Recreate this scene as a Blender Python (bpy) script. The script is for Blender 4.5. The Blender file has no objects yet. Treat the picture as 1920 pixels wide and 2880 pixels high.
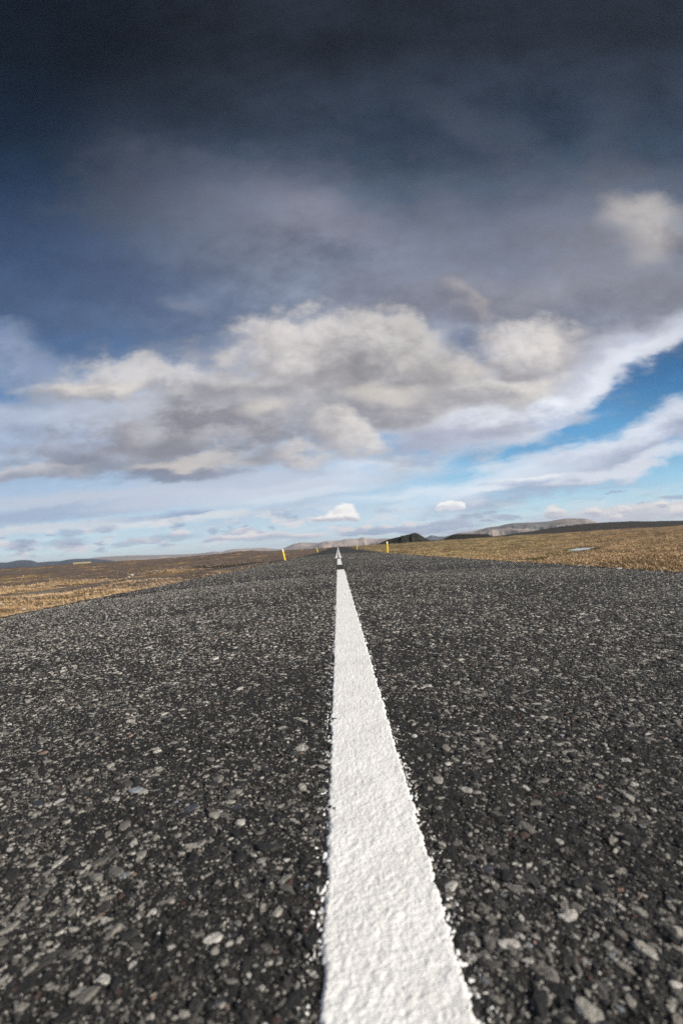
import bpy, math, random
import numpy as np
from mathutils import Matrix, Vector

random.seed(7)
rng = np.random.default_rng(11)
C = bpy.context.scene.collection
scene = bpy.context.scene

# ------------------------------------------------------------------ camera
CAM_H = 0.362
F_PX = 1360.0                       # focal length in pixels of the 1920x2880 photograph
cam_d = bpy.data.cameras.new('camera')
cam_d.sensor_fit = 'VERTICAL'
cam_d.sensor_height = 36.0
cam_d.sensor_width = 24.0
cam_d.lens = F_PX / 2880 * 36.0
cam_d.clip_start = 0.02
cam_d.clip_end = 60000
cam_d.dof.use_dof = True
cam_d.dof.focus_distance = 1.9
cam_d.dof.aperture_fstop = 4.5
cam = bpy.data.objects.new('camera', cam_d)
C.objects.link(cam)
PITCH = math.atan(97.0 / F_PX)
ROLL = math.radians(-3.80)           # turns the horizon up to the right
YAW = 0.0121                         # turned a little to the right of the road
# camera basis: looks along +Y, pitched up, rolled
cam_rot = (Matrix.Rotation(-YAW, 3, 'Z') @ Matrix.Rotation(math.radians(90) + PITCH, 3, 'X')
           @ Matrix.Rotation(ROLL, 3, 'Z'))
cam.matrix_world = Matrix.Translation((0, 0, CAM_H)) @ cam_rot.to_4x4()
scene.camera = cam

def px_dir(x, y):
    """direction in the world of a pixel of the photograph"""
    v = Vector(((x - 960) / F_PX, -(y - 1440) / F_PX, -1.0))
    return cam_rot @ v

def px_uv(x, y):
    d = px_dir(x, y)
    return d.x / d.y, d.z / d.y

# ------------------------------------------------------------------ light
EXPO = 0.35
SUN_AZ = math.radians(118)           # clockwise from +Y: to the right and behind the camera
SUN_EL = math.radians(24)
scene.view_settings.view_transform = 'Standard'
scene.view_settings.look = 'None'
scene.view_settings.exposure = EXPO
scene.view_settings.gamma = 1
sd = bpy.data.lights.new('sun', 'SUN')
sd.energy = 4.9
sd.angle = math.radians(0.53)
sd.color = (1.0, 0.93, 0.82)
sun = bpy.data.objects.new('sun', sd)
C.objects.link(sun)
to_sun = Vector((math.sin(SUN_AZ) * math.cos(SUN_EL), math.cos(SUN_AZ) * math.cos(SUN_EL), math.sin(SUN_EL)))
sun.rotation_euler = to_sun.to_track_quat('Z', 'Y').to_euler()
sun.location = (10, -10, 20)

def lin(c):
    return tuple(((v / 255) / 12.92 if v / 255 <= .04045 else ((v / 255 + .055) / 1.055) ** 2.4) for v in c)
def sky_lin(c):
    k = 2 ** EXPO
    return tuple(v / k for v in lin(c)) + (1,)

# keep the grain of the asphalt: the render is not smoothed afterwards
scene.cycles.use_denoising = False
scene.cycles.volume_bounces = 0

# ------------------------------------------------------------------ sky (world)
w = bpy.data.worlds.new('World')
scene.world = w
w.use_nodes = True
nt = w.node_tree
nt.nodes.clear()
def N(t, **kw):
    n = nt.nodes.new(t)
    for k, v in kw.items():
        setattr(n, k, v)
    return n
L = nt.links.new
def setin(n, i, v):
    if isinstance(v, bpy.types.NodeSocket):
        L(v, n.inputs[i])
    else:
        n.inputs[i].default_value = v
def M(op, a, b=0.0, c=None, clamp=False):
    n = N('ShaderNodeMath', operation=op, use_clamp=clamp)
    setin(n, 0, a); setin(n, 1, b)
    if c is not None: setin(n, 2, c)
    return n.outputs[0]
def VM(op, a, b=(0, 0, 0)):
    n = N('ShaderNodeVectorMath', operation=op)
    setin(n, 0, a); setin(n, 1, b)
    return n.outputs[1] if op in ('LENGTH', 'DOT_PRODUCT') else n.outputs[0]
def VSCALE(a, s):
    n = N('ShaderNodeVectorMath', operation='SCALE')
    setin(n, 0, a); setin(n, 3, s)
    return n.outputs[0]
def SS(x, a, b, lo=0.0, hi=1.0, kind='SMOOTHSTEP'):
    n = N('ShaderNodeMapRange', interpolation_type=kind, clamp=False)
    setin(n, 0, x); setin(n, 1, a); setin(n, 2, b); setin(n, 3, lo); setin(n, 4, hi)
    return n.outputs[0]
def MIX(f, a, b, blend='MIX'):
    n = N('ShaderNodeMixRGB', blend_type=blend)
    setin(n, 0, f); setin(n, 1, a); setin(n, 2, b)
    return n.outputs[0]
def NOISE(vec, scale, detail=6, rough=.55, dist=0.0):
    n = N('ShaderNodeTexNoise', noise_dimensions='3D')
    setin(n, 'Vector', vec)
    n.inputs['Scale'].default_value = scale
    n.inputs['Detail'].default_value = detail
    n.inputs['Roughness'].default_value = rough
    n.inputs['Distortion'].default_value = dist
    return n.outputs
def RAMP(x, stops, interp='EASE'):
    n = N('ShaderNodeValToRGB')
    cr = n.color_ramp
    cr.interpolation = interp
    while len(cr.elements) < len(stops): cr.elements.new(0.5)
    for e, (p, c) in zip(cr.elements, stops):
        e.position = p; e.color = c
    setin(n, 0, x)
    return n.outputs[0]

tc = N('ShaderNodeTexCoord').outputs['Generated']
sep = N('ShaderNodeSeparateXYZ'); L(tc, sep.inputs[0])
dx, dy, dz = sep.outputs
dyc = M('MAXIMUM', dy, 0.12)
u = M('DIVIDE', dx, dyc)
v = M('DIVIDE', dz, dyc)
uvn = N('ShaderNodeCombineXYZ'); L(u, uvn.inputs[0]); L(v, uvn.inputs[1])
UV = uvn.outputs[0]
# stretched coordinates: clouds get flatter towards the horizon
vs = M('MULTIPLY', M('POWER', M('MAXIMUM', v, 0.0), .72), 1.9)
cn = N('ShaderNodeCombineXYZ'); L(u, cn.inputs[0]); L(vs, cn.inputs[1])
P = cn.outputs[0]

n_warp = NOISE(P, 3.2, 7, .55)['Color']
warp_big = VSCALE(VM('SUBTRACT', n_warp, (.5, .5, .5)), 0.20)
n_warp2 = NOISE(P, 11.0, 5, .6)['Color']
warp_small = VSCALE(VM('SUBTRACT', n_warp2, (.5, .5, .5)), 0.035)
UVB = VM('ADD', VM('ADD', UV, warp_big), warp_small)
UVS = VM('ADD', UV, warp_small)
n_mid = M('SUBTRACT', NOISE(VM('ADD', P, (3.1, 7.7, 0)), 5.0, 9, .63)['Fac'], .5)
n_fine = M('SUBTRACT', NOISE(VM('ADD', P, (9.4, 2.2, 0)), 16.0, 7, .6)['Fac'], .5)
n_low = M('SUBTRACT', NOISE(VM('ADD', P, (1.4, 4.2, 0)), 1.7, 4, .5)['Fac'], .5)
nb_ = NOISE(VM('ADD', UV, (5.3, 1.9, 0)), 8.5, 6, .5)['Fac']
n_bil = M('SUBTRACT', M('MULTIPLY', M('ABSOLUTE', M('SUBTRACT', nb_, .5)), 2.0), .16)      # billows
# streaky noise, long along the wind that carries the high clouds
mp = N('ShaderNodeMapping', vector_type='TEXTURE'); L(VM('ADD', P, warp_small), mp.inputs[0])
mp.inputs['Rotation'].default_value = (0, 0, math.radians(20)); mp.inputs['Scale'].default_value = (3.2, .55, 1)
n_streak = M('SUBTRACT', NOISE(mp.outputs[0], 6.0, 8, .6)['Fac'], .5)

# (all noises are computed before the clouds, which keeps the node graph shallow)
gt = N('ShaderNodeCombineXYZ'); L(M('MULTIPLY', M('ADD', M('ADD', n_streak, n_bil), M('ADD', n_mid, n_fine)), 1e-7), gt.inputs[2])
UVB = VM('ADD', UVB, gt.outputs[0]); UVS = VM('ADD', UVS, gt.outputs[0])

# clear air: hand-set colour gradient by height, a little physical sky mixed in
sky = N('ShaderNodeTexSky', sky_type='NISHITA', sun_disc=False)
L(tc, sky.inputs[0])
sky.sun_elevation = SUN_EL
sky.sun_rotation = SUN_AZ
sky.air_density = 1.0; sky.dust_density = .3; sky.ozone_density = 2.0
nish = MIX(1.0, sky.outputs[0], (0.085, 0.085, 0.085, 1), 'MULTIPLY')
clear = RAMP(M('MULTIPLY', v, .8), [
    (0.0, sky_lin((212, 231, 238))), (0.035, sky_lin((196, 226, 241))), (0.085, sky_lin((150, 205, 237))),
    (0.15, sky_lin((88, 163, 214))), (0.24, sky_lin((36, 110, 166))), (0.34, sky_lin((28, 84, 134))),
    (0.55, sky_lin((40, 76, 122))), (0.9, sky_lin((22, 34, 50)))], 'LINEAR')
col = MIX(.15, clear, nish)

def over(col, alpha, c):
    return MIX(alpha, col, c)

def blob(col, x, y, a, b, rot, light, shade=None, alpha=1.0, soft=.5, namp=1.0, small=False, Ldir=(.25, 1.0), gain=.5, streak=0.0, nsh=1.6, bil=0.0):
    cu, cv = px_uv(x, y)
    th = math.radians(rot) + ROLL
    ax = (math.cos(th) * F_PX / a, math.sin(th) * F_PX / a, 0)
    ay = (-math.sin(th) * F_PX / b, math.cos(th) * F_PX / b, 0)
    df = VM('SUBTRACT', UVS if small else UVB, (cu, cv, 0))
    X = VM('DOT_PRODUCT', df, ax)
    Y = VM('DOT_PRODUCT', df, ay)
    d = M('SQRT', M('MULTIPLY_ADD', X, X, M('MULTIPLY', Y, Y)))
    nn = n_fine if small else n_mid
    if not small:
        namp *= 1.75; soft = soft * 1.7 + .1
    else:
        namp *= 1.3; soft *= 1.25
    d = M('ADD', d, M('MULTIPLY', nn, namp))
    if not small: d = M('ADD', d, M('MULTIPLY', n_fine, .55 * namp))
    if streak: d = M('ADD', d, M('MULTIPLY', n_streak, streak))
    if bil: d = M('SUBTRACT', d, M('MULTIPLY', n_bil, bil))
    al = SS(d, 1 + soft * .5, 1 - soft * .5, 0, alpha)
    if shade is None:
        c = sky_lin(light)
    else:
        t = M('MULTIPLY_ADD', X, Ldir[0] * gain, M('MULTIPLY', Y, Ldir[1] * gain))
        t = M('ADD', M('ADD', t, .5), M('MULTIPLY', nn, nsh))
        if bil: t = M('ADD', t, M('MULTIPLY', n_bil, 1.3 * bil))
        c = MIX(SS(t, 0, 1), sky_lin(shade), sky_lin(light))
    return over(col, al, c)

# --- thin veil lying over the low sky
veil = M('MULTIPLY', SS(M('ADD', n_streak, M('MULTIPLY', n_low, .8)), -.30, .10), SS(u, .30, -.12, .04, 1.0))
veil = M('MAXIMUM', veil, M('MULTIPLY', SS(u, .12, -.22, 0, .78), SS(v, .045, .12)))
veil = M('MULTIPLY', veil, SS(v, .50, .30))
veil = M('MULTIPLY', veil, SS(v, .02, .10, .55, 1))
col = over(col, M('MULTIPLY', veil, .82), sky_lin((190, 201, 219)))

# --- right-hand lenticular bands under the deck
col = blob(col, 1790, 1240, 600, 74, 19, (222, 228, 240), (166, 175, 198), .95, .35, .5, Ldir=(.1, 1), gain=.55, streak=.7)
col = blob(col, 1760, 1312, 320, 20, 12, (228, 232, 242), None, .8, .8, .6, streak=1.0)
col = blob(col, 1330, 1372, 330, 36, 12, (214, 228, 241), None, .75, 1.0, .7, streak=2.2)
col = blob(col, 1470, 1353, 118, 15, 6, (236, 240, 246), (178, 194, 218), .95, .4, .3, small=True, gain=.5)
col = blob(col, 1360, 1377, 70, 10, 6, (226, 234, 243), None, .8, .7, .5, small=True)
col = blob(col, 1100, 1300, 150, 16, 7, (222, 230, 240), None, .7, 1.0, .6, streak=1.6)
col = blob(col, 1160, 1400, 220, 18, 7, (216, 229, 240), None, .65, 1.0, .6, streak=1.6)
col = blob(col, 1000, 1345, 240, 20, 8, (205, 218, 235), None, .55, 1.0, .6, streak=1.8)

# --- the great overcast deck
pts = [px_uv(*p) for p in [(-380, 1010), (0, 930), (150, 985), (420, 985), (640, 1120), (960, 1235), (1300, 1222),
                           (1440, 1175), (1620, 1090), (1780, 985), (1960, 900), (2300, 760)]]
ub = VM('DOT_PRODUCT', UVB, (1, 0, 0)); vb = VM('DOT_PRODUCT', UVB, (0, 1, 0))
slopes = [(q[1] - p[1]) / (q[0] - p[0]) for p, q in zip(pts, pts[1:])]
edge = M('MULTIPLY_ADD', M('SUBTRACT', ub, pts[0][0]), slopes[0], pts[0][1])
for p, s0, s1 in zip(pts[1:-1], slopes, slopes[1:]):
    edge = M('MULTIPLY_ADD', M('MAXIMUM', M('SUBTRACT', ub, p[0]), 0.0), s1 - s0, edge)
ev = M('SUBTRACT', vb, edge)
ev = M('ADD', ev, M('MULTIPLY', n_streak, .10))
deck_a = M('MULTIPLY', SS(ev, -.012, .05), SS(u, -.75, -.15, .72, 1.0))
deck_c = RAMP(M('ADD', M('MULTIPLY', v, .8), M('MULTIPLY', n_low, .10)), [
    (0.18, sky_lin((190, 197, 212))), (0.30, sky_lin((166, 173, 189))), (0.40, sky_lin((134, 144, 162))), (0.48, sky_lin((116, 128, 148))),
    (0.58, sky_lin((84, 98, 119))), (0.68, sky_lin((58, 72, 91))), (0.78, sky_lin((50, 60, 75))), (0.90, sky_lin((38, 45, 56)))], 'EASE')
# lit rim on the right under-edge of the deck
rim = M('MULTIPLY', SS(ev, .12, .015), SS(u, -.08, .20))
deck_c = MIX(M('MULTIPLY', rim, .9), deck_c, sky_lin((224, 228, 239)))
patch = M('ADD', M('MULTIPLY', n_mid, .9), M('MULTIPLY', n_low, 1.0))
deck_c = MIX(SS(patch, .05, .5, 0, .55), deck_c, sky_lin((128, 130, 142)), 'SOFT_LIGHT')
gain_ = SS(M('ADD', patch, M('MULTIPLY', n_streak, .55)), -.35, .35, .76, 1.30, 'LINEAR')
gc = N('ShaderNodeCombineColor')
for i_ in range(3): L(gain_, gc.inputs[i_])
deck_c = MIX(1.0, deck_c, gc.outputs[0], 'MULTIPLY')
# the deck is thicker, bluer and darker to the left
left = SS(u, .05, -.70, 0, 1)
hi = SS(v, .45, 1.0)
deck_c = MIX(M('MULTIPLY', left, .85), deck_c, MIX(hi, sky_lin((72, 94, 128)), sky_lin((0, 5, 10))))
col = over(col, deck_a, deck_c)

# --- features of the deck
col = blob(col, 1300, 430, 360, 120, 12, (40, 54, 72), None, .60, 1.5, 1.0)
col = blob(col, 880, 690, 430, 170, -12, (136, 142, 160), None, .80, 1.2, .9)
col = blob(col, 860, 600, 150, 60, -15, (148, 148, 162), None, .55, 1.2, .9)
col = blob(col, 1420, 700, 330, 150, 0, (124, 129, 146), None, .60, 1.5, 1.4)
col = blob(col, 1340, 410, 120, 30, -30, (96, 104, 122), None, .25, 1.4, 1.2)
col = blob(col, 1450, 400, 220, 40, -25, (92, 102, 118), None, .35, 1.5, 1.5)
col = blob(col, 1700, 470, 60, 180, -15, (92, 100, 114), None, .35, 1.5, 1.2)
col = blob(col, 935, 735, 90, 45, 0, (96, 106, 124), None, .65, .9, .8)
col = blob(col, 230, 780, 420, 120, -6, (66, 84, 118), None, .55, 1.2, 1.0)
col = blob(col, 330, 470, 120, 150, 30, (58, 66, 80), None, .35, 1.4, 1.4)
col = blob(col, 560, 560, 260, 120, -20, (82, 92, 110), None, .35, 1.4, 1.0)
col = blob(col, 420, 900, 380, 90, -4, (92, 112, 146), None, .55, 1.2, 1.0)
col = blob(col, 330, 970, 270, 60, -4, (76, 108, 150), None, .55, 1.0, .9)
col = blob(col, 40, 1085, 120, 34, -8, (60, 120, 176), None, .8, .8, .7)
col = blob(col, 40, 990, 170, 62, -14, (150, 164, 190), (112, 134, 168), .85, .7, .8)
col = blob(col, 1500, 850, 420, 90, 6, (146, 144, 154), (118, 122, 138), .75, 1.0, 1.0)
col = blob(col, 1750, 880, 230, 110, 28, (124, 128, 144), None, .7, 1.0, .8)
col = blob(col, 700, 1400, 330, 40, 6, (212, 220, 232), None, .6, 1.2, 1.0, streak=1.8)
col = blob(col, 880, 1330, 260, 30, 9, (216, 224, 236), None, .65, 1.2, 1.0, streak=1.8)
# --- cumulus in front
col = blob(col, 860, 1120, 640, 150, 3, (190, 191, 197), (168, 169, 178), .85, .8, .9)
col = blob(col, 1010, 1085, 560, 120, 2, (200, 197, 197), (150, 150, 158), .92, .45, .9, bil=.75)
col = blob(col, 470, 1060, 330, 62, -2, (206, 203, 203), (154, 155, 164), .9, .4, .9, bil=.75)
col = blob(col, 640, 1165, 330, 70, 0, (196, 196, 202), (150, 151, 160), .85, .6, .9, bil=.75)
col = blob(col, 230, 1078, 190, 38, -4, (216, 211, 206), (160, 162, 170), .95, .45, .6, gain=.6, bil=.75)
col = blob(col, 935, 985, 345, 88, -3, (220, 215, 213), (166, 164, 168), .97, .35, .8, gain=.62, nsh=1.0, bil=.75)
col = blob(col, 1150, 1010, 220, 70, -10, (196, 192, 190), (146, 145, 150), .85, .6, 1.0, bil=.75)
col = blob(col, 545, 838, 70, 24, -10, (128, 138, 160), None, .75, .8, 1.0)
col = blob(col, 1300, 855, 85, 48, -20, (172, 168, 170), (130, 132, 146), .85, .5, .8, bil=.75)
col = blob(col, 1340, 955, 90, 26, 12, (86, 104, 136), None, .7, .9, .8)
col = blob(col, 1490, 975, 150, 96, -6, (229, 224, 221), (160, 158, 164), .97, .4, .7, gain=.6, nsh=1.0, bil=.75)
col = blob(col, 1400, 1080, 250, 46, 3, (224, 220, 215), (172, 171, 175), .92, .5, .8, bil=.75)
col = blob(col, 1280, 1035, 110, 40, 5, (214, 208, 203), (168, 166, 170), .8, .6, .8, bil=.75)
col = blob(col, 1080, 1098, 90, 30, 0, (224, 218, 210), None, .7, .9, .8)
col = blob(col, 1790, 690, 210, 150, -20, (146, 147, 158), None, .55, 1.4, 1.2)
col = blob(col, 1835, 618, 112, 66, -14, (204, 198, 194), (140, 139, 147), .80, .9, .8, gain=.6, Ldir=(-.5, .8), nsh=.9)
col = blob(col, 1810, 665, 60, 40, 30, (186, 182, 182), None, .55, 1.1, 1.0)
col = blob(col, 1900, 670, 40, 50, 0, (108, 108, 118), None, .6, 1.0, .6)
# lit edge of the deck above the blue gap
col = blob(col, 1745, 1000, 330, 44, 33, (206, 210, 224), None, .85, .9, .8, streak=.8)
col = blob(col, 1700, 1055, 300, 26, 33, (230, 234, 243), None, .80, .9, 1.0, streak=1.3)
# white tongue reaching into the blue
col = blob(col, 1380, 1190, 250, 56, 10, (232, 235, 243), (202, 208, 222), .92, .6, .7, streak=1.0)
col = blob(col, 1545, 1165, 66, 46, 14, (234, 238, 246), (190, 202, 224), .95, .4, .6, small=True)
col = blob(col, 1230, 1222, 270, 30, 12, (168, 174, 194), None, .7, .9, .8, streak=1.2)
# --- lower left bank
col = blob(col, 150, 1200, 300, 80, -3, (190, 200, 218), (160, 175, 202), .8, 1.0, 1.0, streak=.6)
col = blob(col, 560, 1220, 330, 62, -2, (176, 175, 181), (142, 143, 153), .90, .5, .9, bil=.6)
col = blob(col, 620, 1175, 150, 44, -12, (140, 140, 150), (122, 123, 135), .9, .45, .8, bil=.6)
col = blob(col, 300, 1295, 270, 44, -4, (168, 171, 183), (138, 143, 158), .80, .6, .9, bil=.6)
col = blob(col, 70, 1330, 150, 26, 2, (204, 202, 206), (160, 165, 180), .85, .6, .8, bil=.6)
col = blob(col, 520, 1305, 130, 20, 6, (212, 206, 202), None, .8, .8, .9)
col = blob(col, 500, 1345, 180, 22, 4, (150, 155, 172), (130, 138, 158), .8, .6, .9)
col = blob(col, 970, 1225, 105, 62, -18, (226, 222, 218), (180, 179, 184), .97, .3, .5, gain=.5, bil=.6)
col = blob(col, 860, 1290, 90, 22, 0, (214, 209, 206), (170, 172, 184), .85, .5, .8, bil=.6)
col = blob(col, 750, 1165, 60, 34, 10, (222, 216, 210), None, .7, .9, .9)
# texture of the cloud body: thicker and thinner places
tx = M('ADD', M('MULTIPLY_ADD', n_mid, .75, 1.0), M('MULTIPLY', n_fine, .30))
tg = N('ShaderNodeCombineColor')
for i_ in range(3): L(tx, tg.inputs[i_])
col = MIX(SS(v, .10, .25, .3, 1.0), col, MIX(1.0, col, tg.outputs[0], 'MULTIPLY'))
# low streaks of thin cloud on the left
for (x, y, a, b, c_) in [(250, 1400, 420, 22, (196, 203, 217)), (150, 1445, 330, 20, (158, 174, 201)), (600, 1395, 330, 18, (200, 209, 224)),
                         (480, 1462, 260, 9, (226, 226, 228)), (420, 1450, 160, 9, (164, 180, 206)), (700, 1350, 260, 20, (188, 200, 219)),
                         (90, 1488, 300, 12, (214, 216, 222)), (520, 1445, 60, 6, (150, 168, 198)), (850, 1390, 160, 12, (214, 224, 236))]:
    col = blob(col, x, y, a, b, 6, c_, None, .7, .9, .7, small=True, streak=1.8)
# --- humilis clouds above the plain
hl = NOISE(VM('MULTIPLY', UV, (1.0, 3.4, 1.0)), 13.0, 6, .55)['Fac']
hband = M('MULTIPLY', SS(v, .012, .030), SS(v, .105, .055))
hmask = M('MULTIPLY', SS(hl, .47, .58), hband)
hcol = MIX(SS(NOISE(VM('ADD', VM('MULTIPLY', UV, (1.0, 3.4, 1.0)), (0, -.05, 0)), 13.0, 6, .55)['Fac'], .46, .62), sky_lin((226, 224, 228)), sky_lin((156, 172, 198)))
col = over(col, M('MULTIPLY', hmask, SS(u, .25, -.15, .25, .88)), hcol)
for (x, y, a, b) in [(200, 1498, 38, 9), (295, 1484, 38, 9), (140, 1505, 14, 4), (370, 1523, 46, 13), (65, 1532, 45, 12), (200, 1530, 60, 14), (500, 1508, 60, 10), (598, 1487, 13, 8), (765, 1482, 10, 4)]:
    col = blob(col, x, y, a, b, 5, (162, 175, 199), (152, 167, 193), .6, .9, 1.5, small=True, streak=1.2)
for (x, y, a, b) in [(675, 1492, 32, 9), (620, 1515, 45, 11), (700, 1513, 60, 12), (775, 1505, 45, 12), (850, 1508, 70, 9)]:
    col = blob(col, x, y, a, b, 5, (232, 226, 226), (180, 190, 210), .85, .5, .7, small=True, gain=.5)
for (x, y, a, b) in [(1010, 1495, 60, 11), (1090, 1490, 70, 13), (1180, 1484, 80, 14), (1255, 1474, 70, 13), (1220, 1490, 110, 10), (1320, 1500, 90, 9)]:
    col = blob(col, x, y, a, b, 5, (182, 192, 212), (158, 174, 202), .9, .5, .6, small=True, gain=.5)
for (x, y, a, b) in [(975, 1490, 22, 7), (1088, 1479, 18, 7), (1155, 1470, 18, 7), (1030, 1480, 18, 6)]:
    col = blob(col, x, y, a, b, 5, (226, 222, 224), None, .8, .8, .6, small=True)
for (x, y, a, b) in [(1310, 1459, 18, 7), (1343, 1455, 16, 8), (1375, 1446, 20, 5), (1430, 1454, 42, 8), (1370, 1467, 18, 4), (1885, 1399, 38, 8), (1725, 1388, 32, 3), (1805, 1413, 12, 4)]:
    col = blob(col, x, y, a, b, 4, (166, 180, 204), None, .85, .6, .6, small=True)
col = blob(col, 1800, 1440, 260, 26, 4, (222, 218, 220), (182, 188, 204), .9, .5, .7, small=True, gain=.4)
col = blob(col, 1640, 1462, 140, 14, 2, (196, 202, 216), None, .8, .7, .7, small=True)
for (x, y, a, b) in [(1560, 1441, 30, 17), (1668, 1437, 24, 13), (1752, 1431, 24, 14), (1860, 1420, 20, 9), (1730, 1455, 20, 10), (1905, 1435, 30, 12)]:
    col = blob(col, x, y, a, b, 4, (236, 230, 228), (184, 188, 202), .92, .35, .5, small=True, gain=.6)
# two bright fair-weather clouds over the road
for (x, y, a, b) in [(908, 1458, 32, 14), (928, 1451, 27, 17), (967, 1443, 33, 23), (945, 1455, 52, 15), (990, 1452, 22, 13)]:
    col = blob(col, x, y, a, b, 6, (250, 248, 246), (192, 194, 206), .97, .35, .9, small=True, gain=.75, Ldir=(.5, 1))
for (x, y, a, b) in [(1240, 1425, 20, 14), (1266, 1422, 32, 17), (1290, 1421, 19, 14)]:
    col = blob(col, x, y, a, b, 3, (253, 252, 250), (214, 218, 228), .97, .22, .4, small=True, gain=.6, Ldir=(.3, 1))

# behind the camera: broken cloud of ordinary brightness
back = MIX(SS(NOISE(tc, 2.2, 6, .55)['Fac'], .42, .62), nish, sky_lin((196, 196, 200)))
col = MIX(SS(dy, .20, .02), col, back)
# ground half
col = MIX(SS(dz, -.004, -.03), col, sky_lin((150, 150, 150)))
bg = N('ShaderNodeBackground')
L(col, bg.inputs[0]); bg.inputs[1].default_value = 1.0
out = N('ShaderNodeOutputWorld'); L(bg.outputs[0], out.inputs[0])
w.cycles.sampling_method = 'MANUAL'
w.cycles.sample_map_resolution = 512

# ================================================================== helpers
def hash2(ix, iy, seed):
    h = (ix.astype(np.int64) * 374761393 + iy.astype(np.int64) * 668265263 + seed * 982451653) & 0xffffffff
    h = ((h ^ (h >> 13)) * 1274126177) & 0xffffffff
    h = h ^ (h >> 16)
    return (h & 0xffff) / 65535.0
def vnoise(x, y, seed=0):
    x0 = np.floor(x); y0 = np.floor(y)
    fx = x - x0; fy = y - y0
    fx = fx * fx * fx * (fx * (fx * 6 - 15) + 10); fy = fy * fy * fy * (fy * (fy * 6 - 15) + 10)
    a = hash2(x0, y0, seed); b = hash2(x0 + 1, y0, seed); c = hash2(x0, y0 + 1, seed); d = hash2(x0 + 1, y0 + 1, seed)
    return (a * (1 - fx) + b * fx) * (1 - fy) + (c * (1 - fx) + d * fx) * fy - .5
def fbm(x, y, scale, octaves=4, seed=0, gain=.5, lac=2.03):
    x = np.asarray(x, float) / scale; y = np.asarray(y, float) / scale
    s = 0; a = 1.0
    for o in range(octaves):
        s = s + a * vnoise(x + o * 17.3, y - o * 9.7, seed + o)
        c_, s_ = math.cos(.6 + o), math.sin(.6 + o)
        x, y = (x * c_ - y * s_) * lac, (x * s_ + y * c_) * lac
        a *= gain
    return s
def ridged(x, y, scale, octaves=4, seed=0):
    x = np.asarray(x, float) / scale; y = np.asarray(y, float) / scale
    s = 0; a = 1.0
    for o in range(octaves):
        s = s + a * (1 - 2 * np.abs(2 * vnoise(x, y, seed + o)))
        x = x * 2.1 + 5.2; y = y * 2.1 - 3.1; a *= .5
    return s
def sst(a, b, x):
    t = np.clip((x - a) / (b - a), 0, 1); return t * t * (3 - 2 * t)

def tag(o, label=None, cat=None, group=None, kind=None):
    if label: o['label'] = label
    if cat: o['category'] = cat
    if group: o['group'] = group
    if kind: o['kind'] = kind
    return o
def mesh_obj(name, V, F, mats, parent=None, smooth=False, matidx=None, attrs=None):
    """V (n,3); F: array of quads/tris or list of arrays"""
    me = bpy.data.meshes.new(name)
    Fs = F if isinstance(F, list) else [F]
    V = np.asarray(V, np.float32)
    me.vertices.add(len(V)); me.vertices.foreach_set('co', V.ravel())
    loops = np.concatenate([f.ravel() for f in Fs]).astype(np.int32)
    sizes = np.concatenate([np.full(len(f), f.shape[1]) for f in Fs]).astype(np.int32)
    starts = np.concatenate([[0], np.cumsum(sizes)[:-1]]).astype(np.int32)
    me.loops.add(len(loops)); me.loops.foreach_set('vertex_index', loops)
    me.polygons.add(len(sizes)); me.polygons.foreach_set('loop_start', starts)
    me.polygons.foreach_set('loop_total', sizes)
    if matidx is not None: me.polygons.foreach_set('material_index', np.asarray(matidx, np.int32))
    sm = smooth if isinstance(smooth, np.ndarray) else np.full(len(sizes), bool(smooth))
    me.polygons.foreach_set('use_smooth', sm)
    for k, val in (attrs or {}).items():
        at = me.attributes.new(k, 'FLOAT', 'POINT'); at.data.foreach_set('value', np.asarray(val, np.float32))
    me.update(calc_edges=True)
    me.validate()
    for m in (mats if isinstance(mats, (list, tuple)) else [mats]): me.materials.append(m)
    o = bpy.data.objects.new(name, me); C.objects.link(o)
    if parent: o.parent = parent
    return o
def empty(name, loc, rz=0):
    o = bpy.data.objects.new(name, None); C.objects.link(o)
    o.location = loc; o.rotation_euler = (0, 0, rz); o.empty_display_size = .1
    return o
def grid_faces(nr, nc, flip=False):
    i = np.arange(nr - 1)[:, None] * nc + np.arange(nc - 1)[None, :]
    f = np.stack([i, i + 1, i + nc + 1, i + nc], -1).reshape(-1, 4)
    return f[:, ::-1] if flip else f

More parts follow.
